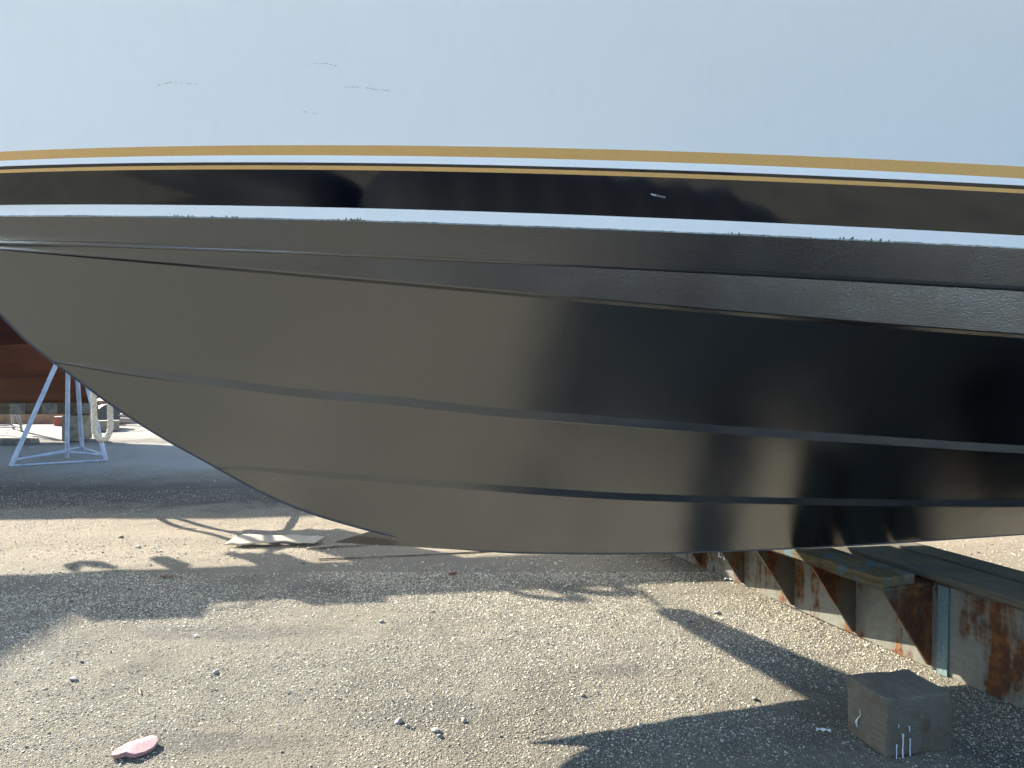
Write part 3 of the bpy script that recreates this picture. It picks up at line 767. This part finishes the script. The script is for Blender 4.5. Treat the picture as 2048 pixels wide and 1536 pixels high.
tops = [Vector((-.10, .27, 1.88)), Vector((-.15, .33, 1.90)), Vector((-.04, .30, 1.88)), Vector((-.11, .42, 1.88))]
for a, f in zip(tops, feetw):
    MB().tube([a, f], 0.032, 10).build('leg', M['stand_paint'], js)
for a, b in ((0, 1), (1, 2), (0, 2), (2, 3), (3, 0)):
    hz = .09 if (a, b) != (0, 2) else .012
    pa, pb = feetw[a] + (tops[a] - feetw[a]) * (hz / 1.88), feetw[b] + (tops[b] - feetw[b]) * (hz / 1.88)
    MB().tube([pa, pb], 0.016, 8).build('base_bar', M['stand_paint'], js)
MB().tube([apex - Vector((0, 0, .25)), apex + Vector((0, 0, .03))], .045, 12).build('centre_tube', M['stand_paint'], js)
MB().tube([apex, apex + Vector((0, .35, .22))], .022, 8).build('screw', M['steel'], js)

# rope loop hanging from the staging
def laid_rope(path, r, name, turns=26.0):
    """three-strand laid rope: strands twist around the path"""
    path = [Vector(p) for p in path]; L = [0.0]
    for a, b in zip(path, path[1:]): L.append(L[-1] + (b - a).length)
    ob = MB()
    for s_ in range(3):
        pts = []
        for i, p in enumerate(path):
            d = (path[min(i + 1, len(path) - 1)] - path[max(i - 1, 0)]).normalized()
            a = d.cross(Vector((0, 1, 0.05))).normalized(); b = d.cross(a)
            ph = L[i] * turns * 2 * math.pi / 1.0 * 0.42 + s_ * 2 * math.pi / 3
            pts.append(p + (a * math.cos(ph) + b * math.sin(ph)) * r * .50)
        ob.tube(pts, r * .62, 7)
    return ob.build(name, M['rope_fibre'])
Yr = 7.764; xl, xr = -4.365, -4.25
path = [(xl + .05 - .05 * min(1, i / 6), Yr - .05, 1.60 - i * .02) for i in range(42)]
zb0 = path[-1][2]
cx_ = (xl + xr) / 2
for i in range(1, 12):
    t = math.pi * i / 12; path.append((cx_ - (xr - xl) / 2 * math.cos(t), Yr - .05 + .10 * i / 12, zb0 - .12 * math.sin(t)))
path += [(xr - .05 * max(0, (i - 36) / 6), Yr + .05 - .10 * max(0, (i - 39) / 3), zb0 + i * .02) for i in range(43)]
rope = laid_rope(path, 0.029, 'rope', 16.0)
tag(rope, 'thick twisted rope hanging in a loop beside the jack stand', 'rope')

# ------------------------------------------------------------------ clutter beyond the red boat
def lay_timber(L, W, T, loc, rz, mat, label, tilt=0.0, name='timber'):
    o = MB().box(-L / 2, L / 2, -W / 2, W / 2, 0, T, .006).build(name, M[mat], None, .006)
    o.location = loc; o.rotation_euler = (0, tilt, rz)
    return tag(o, label, 'timber', 'timbers lying beyond the red boat')
lay_timber(4.2, .16, .22, (-11.2, 17.6, 0), .02, 'pale_timber', 'long grey timber lying on the bright ground beyond the red boat')
lay_timber(3.4, .14, .16, (-12.4, 18.9, 0.0), -.06, 'timber', 'brown timber lying far behind the red boat')
lay_timber(3.0, .12, .12, (-11.9, 18.4, .22), .15, 'tarp_red', 'reddish board leaning over the far timbers', .10)
lay_timber(2.4, .12, .10, (-12.9, 18.2, .10), -.28, 'pale_timber', 'pale board crossing the far timbers at the left edge', -.13)
lay_timber(3.2, .16, .18, (-8.9, 18.3, 0), .03, 'pale_timber', 'pale timber on the bright ground right of the rope')
lay_timber(.8, .2, .22, (-8.75, 15.6, 0), .5, 'pale_timber', 'short pale block end lying behind the keel block')
lay_timber(2.6, .1, .1, (-8.6, 17.0, .05), -.2, 'steel', 'thin grey bar lying low beside the far metal frames', .03)
o = tag(MB().box(-.75, -.70, -.02, .02, 0, .7).box(.70, .75, -.02, .02, 0, .7).box(-.75, .75, -.018, .018, .66, .70).box(-.75, .75, -.017, .017, .25, .28).build('metal_frame', M['steel']), 'grey metal frame standing on the lit ground behind the hanging rope', 'frame')
o.location = (-8.65, 16.6, 0); o.rotation_euler = (0, 0, .4)
o = tag(MB().tube([(-.5, 0, 0), (0, 0, .62), (.5, 0, 0)], .03, 8).tube([(-.28, 0, .28), (.28, 0, .28)], .02, 8).build('metal_frame', M['steel']), 'low A shaped metal frame under the red boat at the left edge', 'frame')
o.location = (-12.0, 17.3, 0)
jack('jack_stand', (-10.75, 15.6, 0), .4, 'grey jack stand leg cut by the left edge of the photograph', 'steel', 1.5, .5)
o = MB().tube([(0, -.08, .26), (0, .08, .26)], .26, 22).build('tyre', M['dark_plastic']); o.location = (-9.0, 16.4, .0); o.rotation_euler = (0, 0, .9)
tag(o, 'small dark wheel standing behind the jack stand', 'wheel')
for k, (x, y, L, W, T, rz, mat, lab) in enumerate([(-13.2, 19.6, 3.2, .9, .34, .05, 'timber', 'low brown stack of timber behind the A shaped frame'), (-10.2, 19.9, 2.2, .8, .42, -.04, 'timber', 'brown stack of timber behind the jack stand'),
        (-13.4, 16.9, 1.6, .1, .12, .5, 'timber', 'slanting brown bar near the left frame edge'), (-9.9, 17.2, 1.3, .16, .2, .35, 'tarp_red', 'reddish timber end behind the jack stand legs'),
        (-9.35, 19.2, 1.9, .5, .3, .1, 'timber', 'brown stack right of the hanging rope'), (-7.9, 17.6, 1.2, .1, .1, .7, 'pale_timber', 'pale batten at the edge of the black hull')]):
    lay_timber(L, W, T, (x, y, 0), rz, mat, lab)
# a hedge-like dark shed wall and pale boat hull far behind close the view under the red boat
sw = MB().box(-16, 0, -.15, .15, 0, 3.2).build('corrugated_wall', M['steel']); sw.location = (-16, 34, 0)
tag(sw, 'grey boatyard wall far behind the red boat', 'wall')

# ------------------------------------------------------------------ litter on the gravel
cb = MB(); rows = []
for j in range(5):
    row = []
    for i in range(25):
        x = -0.36 + .72 * i / 24; y = -.085 + .17 * j / 4
        edge = .012 * math.sin(i * .9) + .010 * math.sin(i * .37 + 1)
        z = .030 + .030 * math.exp(-((x + .25) / .14) ** 2) * (j / 4) + .012 * math.sin(x * 9 + 1) + .016 * (j / 4) + (.006 if i > 20 else 0)
        row.append((x + (j - 2) * .012, y + edge * (1 if j in (0, 4) else .3), z))
    rows.append(row)
cb.grid(rows, True); card = cb.build('cardboard_sheet', M['cardboard'])
sm = card.modifiers.new('solid', 'SOLIDIFY'); sm.thickness = .004
card.location = (-1.93, 5.98, 0.0); card.rotation_euler = (0, 0, .03)
tag(card, 'curled strip of pale cardboard lying on the sandy ground', 'cardboard')

pk = MB(); prof = [(-.10, -.035), (-.085, -.012), (-.04, .025), (.02, .055), (.06, .058), (.088, .038), (.096, .008), (.085, -.022), (.05, -.045), (.015, -.06), (-.01, -.055), (-.03, -.045), (-.06, -.052), (-.085, -.050)]
top_ = [(x * .93, y * 1.0, .014 + .010 * mnoise.noise(Vector((x * 9, y * 9, 2)))) for x, y in prof]
low_ = [(x * .90, y * .96, .0) for x, y in prof]; n = len(prof)
pk.add(top_ + low_ + [(0, 0, .019)], [(i, (i + 1) % n, 2 * n) for i in range(n)] + [(i, i + n, (i + 1) % n + n, (i + 1) % n) for i in range(n)], False)
pko = pk.build('pink_foam_pad', M['pink_foam'], None, .003); pko.location = (-1.447, 2.80, .006); pko.rotation_euler = (.05, .03, .28); pko.scale = (.86, 1.15, 1)
tag(pko, 'flat pink oval pad lying on the gravel in the foreground', 'pad')

bd = plank('board', 1.5, .022, .012, (-1.62, 5.80, .004), .32 * 0.98, 'timber', 'thin dark lath half sunk in the ground beside the cardboard', .004, bevel=.002)
bd3 = plank('board', 1.3, .016, .010, (-1.45, 5.50, .004), .17, 'timber', 'thin dark lath lying below the cardboard strip', .003, bevel=.002)

# loose stones one can pick out
def stone_mesh(seed, sub=2, name='stone'):
    bm = bmesh.new(); bmesh.ops.create_icosphere(bm, subdivisions=sub, radius=1.0)
    r = random.Random(seed); sc = Vector((r.uniform(.9, 1.3), r.uniform(.7, 1.0), r.uniform(.4, .75)))
    for v_ in bm.verts:
        d = 1 + .35 * mnoise.noise(v_.co * 1.1 + Vector((seed * 3.1, 0, 0))) + .12 * mnoise.noise(v_.co * 3 + Vector((seed, 5, 0)))
        v_.co = Vector((v_.co.x * sc.x, v_.co.y * sc.y, v_.co.z * sc.z)) * d
    me = bpy.data.meshes.new(name); bm.to_mesh(me); bm.free()
    return me
pm = []
for k in range(6):
    me = stone_mesh(k + 20, 2, 'pebble'); me.materials.append(M['pebble_stone']); pm.append(me)
PEB = [(-2.05, 3.42, .020, 'dark angular stone at the edge of the left shadow on the gravel'), (-1.42, 3.50, .021, 'smooth grey stone alone on the sunlit gravel above the pink pad'),
       (1.075, 3.235, .018, 'grey stone at the tip of the sunlit wedge beside the hull shadow'), (-.47, 3.02, .017, 'grey stone left of a cluster on the sunlit gravel'),
       (-.31, 2.95, .021, 'largest grey stone of the cluster on the sunlit gravel'), (-.20, 3.03, .014, 'small stone right of the cluster on the sunlit gravel'),
       (-.29, 2.905, .013, 'small stone touching the near side of the largest clustered stone'), (-.43, 2.985, .013, 'small stone close to the left stone of the cluster'),
       (.53, 2.99, .014, 'stone at the left tip of the hull shadow'), (1.02, 4.22, .018, 'stone in the sun just above the slanting plank shadow'),
       (1.22, 4.35, .021, 'stone in the sun between the plank shadow and the rusty beam'), (-.75, 4.2, .016, 'stone in the sun just below the shadow band'),
       (-3.0, 5.9, .022, 'dark stone on the sandy strip nearest the left shadow edge'), (-3.3, 6.2, .024, 'dark stone on the sandy strip near the left frame edge'), (-2.75, 5.75, .018, 'dark stone on the sandy strip right of two others')]
for k, (x, y, s_, lab) in enumerate(PEB):
    o = bpy.data.objects.new('pebble', pm[k % 6]); COL.objects.link(o)
    o.location = (x, y, gz(x, y) + s_ * .35); s_ *= .85; o.scale = (s_,) * 3; o.rotation_euler = (rng.uniform(-.3, .3), rng.uniform(-.3, .3), rng.uniform(0, 6.3))
    tag(o, lab, 'stone', 'loose stones on the gravel')
# scraps
def scrap(name, x, y, L, W, rz, mat, label, cat, curl=.01):
    mb = MB(); rows = []
    for j in range(4):
        rows.append([(-L / 2 + L * i / 6 + rng.uniform(-.1, .1) * W, (-W / 2 + W * j / 3) * (1 - .5 * (i / 6)), .006 + curl * math.sin(i * 1.1 + j * .6) ** 2) for i in range(7)])
    mb.grid(rows, False); o = mb.build(name, M[mat]); s_ = o.modifiers.new('solid', 'SOLIDIFY'); s_.thickness = .0012
    o.location = (x, y, gz(x, y)); o.rotation_euler = (0, 0, rz); return tag(o, label, cat)
scrap('paper_scrap', 1.255, 2.935, .055, .018, -.25, 'shell', 'torn white scrap lying in the shade left of the timber block', 'scrap')
scrap('paper_scrap', 1.49, 5.0, .08, .035, -.4, 'shell', 'pale scrap lying at the foot of the rusty beam', 'scrap')
scrap('shell_piece', -1.72, 3.98, .032, .018, .1, 'shell', 'white shell fragment in the sunlit gravel below the shadow', 'shell')
scrap('leaf', -.42, 5.12, .06, .035, .2, 'leaf', 'dead reddish leaf lying in the shadow band', 'leaf', .02)
scrap('leaf', -2.38, 5.05, .09, .04, .1, 'leaf', 'crumpled dark leaf lying in the shadow band at the left', 'leaf', .02)
for (x, y, L, rz, lab) in ((-1.68, 3.30, .07, 2.1, 'short straw lying on the gravel above the pink pad'), (-2.9, 6.55, .16, .25, 'thin twig lying on the sandy strip'), (-2.05, 6.75, .11, -.9, 'pale twig lying behind the cardboard')):
    o = MB().tube([(-L / 2, 0, .006), (0, .004, .010), (L / 2, 0, .006)], .0035, 6).build('twig', M['twig']); o.location = (x, y, gz(x, y)); o.rotation_euler = (0, 0, rz); tag(o, lab, 'twig')

# ------------------------------------------------------------------ gravel (uncountable): scattered stones
proto = bpy.data.collections.new('gravel_prototypes')
for k in range(5):
    me = stone_mesh(k, 1, 'gravel_stone'); me.materials.append(M['gravel_stone'])
    po = bpy.data.objects.new('gravel_stone_%s' % 'abcde'[k], me); proto.objects.link(po)
GN = 300000
def scatter(n, y0, y1, s0, s1):
    y = np.sqrt(nrng.uniform(y0 ** 2, y1 ** 2, n)); x = nrng.uniform(-1, 1, n) * (0.76 * y + 0.35)
    s = s0 * (s1 / s0) ** (nrng.uniform(0, 1, n) ** 2.2) * (np.clip(0.55 + 0.16 * y, 0.9, 1.5) if y1 < 8 else 1.0)
    return x, y, s
parts = [scatter(GN, 1.9, 5.2, .0013, .0050), scatter(60000, 5.2, 8.6, .0024, .0065), scatter(1800, 2.2, 6.0, .005, .009), scatter(60, 2.3, 5.6, .010, .014), scatter(4000, 8.6, 16, .006, .011)]
x = np.concatenate([p[0] for p in parts]); y = np.concatenate([p[1] for p in parts]); s = np.concatenate([p[2] for p in parts])
# thinner cover in the packed, dirty patches
dens = np.array([mnoise.noise(Vector((a * .9, b * 1.6, 1.7))) + .6 * mnoise.noise(Vector((a * 2.3, b * 3.6, 4.7))) for a, b in zip(x, y)])
for (px_, py_, rx_, ry_) in ((-.35, 3.10, .42, .16), (-1.2, 2.86, .55, .10), (-1.5, 4.05, .7, .13), (.5, 3.55, .3, .10), (-.2, 2.62, .6, .07)):
    dens += 0.45 * np.exp(-((x - px_) / rx_) ** 2 - ((y - py_) / ry_) ** 2)
keep = nrng.uniform(0, 1, len(x)) < np.clip(0.78 - dens * 1.35, 0.16, 1.0)
x, y, s = x[keep], y[keep], s[keep]; N = len(x)
z = np.array([gz(a, b) for a, b in zip(x, y)]) + s * 0.18
me = bpy.data.meshes.new('gravel'); me.vertices.add(N)
me.vertices.foreach_set('co', np.stack([x, y, z], 1).astype(np.float32).ravel())
pal = np.array([(.58, .54, .45), (.50, .45, .36), (.42, .37, .29), (.66, .63, .56), (.30, .27, .22), (.16, .15, .13), (.07, .07, .07), (.36, .26, .18)])
ci = nrng.choice(len(pal), N, p=[.23, .20, .14, .07, .12, .12, .09, .03]); tint = np.clip(pal[ci] * np.array([.80, .77, .68]) * nrng.uniform(.8, 1.12, (N, 1)), 0, .8)
a = me.attributes.new('tint', 'FLOAT_COLOR', 'POINT'); a.data.foreach_set('color', np.concatenate([tint, np.ones((N, 1))], 1).astype(np.float32).ravel())
a = me.attributes.new('scl', 'FLOAT', 'POINT'); a.data.foreach_set('value', s.astype(np.float32))
a = me.attributes.new('idx', 'INT', 'POINT'); a.data.foreach_set('value', nrng.integers(0, 5, N).astype(np.int32))
a = me.attributes.new('rot', 'FLOAT_VECTOR', 'POINT'); a.data.foreach_set('vector', np.stack([nrng.normal(0, .35, N), nrng.normal(0, .35, N), nrng.uniform(0, 6.28, N)], 1).astype(np.float32).ravel())
gravel = bpy.data.objects.new('gravel', me); COL.objects.link(gravel)
tag(gravel, 'pale crushed shell gravel strewn over the yard', 'gravel', kind='stuff')
ng = bpy.data.node_groups.new('gravel_scatter', 'GeometryNodeTree')
ng.interface.new_socket('Geometry', in_out='INPUT', socket_type='NodeSocketGeometry'); ng.interface.new_socket('Geometry', in_out='OUTPUT', socket_type='NodeSocketGeometry')
gi, go = ng.nodes.new('NodeGroupInput'), ng.nodes.new('NodeGroupOutput')
iop = ng.nodes.new('GeometryNodeInstanceOnPoints'); ciN = ng.nodes.new('GeometryNodeCollectionInfo')
ciN.inputs['Collection'].default_value = proto; ciN.inputs['Separate Children'].default_value = True; ciN.inputs['Reset Children'].default_value = True
iop.inputs['Pick Instance'].default_value = True
def named(n_, t_):
    q_ = ng.nodes.new('GeometryNodeInputNamedAttribute'); q_.data_type = t_; q_.inputs['Name'].default_value = n_; return q_.outputs['Attribute']
e2r = ng.nodes.new('FunctionNodeEulerToRotation')
ng.links.new(named('rot', 'FLOAT_VECTOR'), e2r.inputs[0]); ng.links.new(e2r.outputs[0], iop.inputs['Rotation'])
ng.links.new(named('scl', 'FLOAT'), iop.inputs['Scale']); ng.links.new(named('idx', 'INT'), iop.inputs['Instance Index'])
m2p = ng.nodes.new('GeometryNodeMeshToPoints')
ng.links.new(gi.outputs[0], m2p.inputs['Mesh']); ng.links.new(m2p.outputs[0], iop.inputs['Points']); ng.links.new(ciN.outputs[0], iop.inputs['Instance']); ng.links.new(iop.outputs[0], go.inputs[0])
gm = gravel.modifiers.new('scatter', 'NODES'); gm.node_group = ng
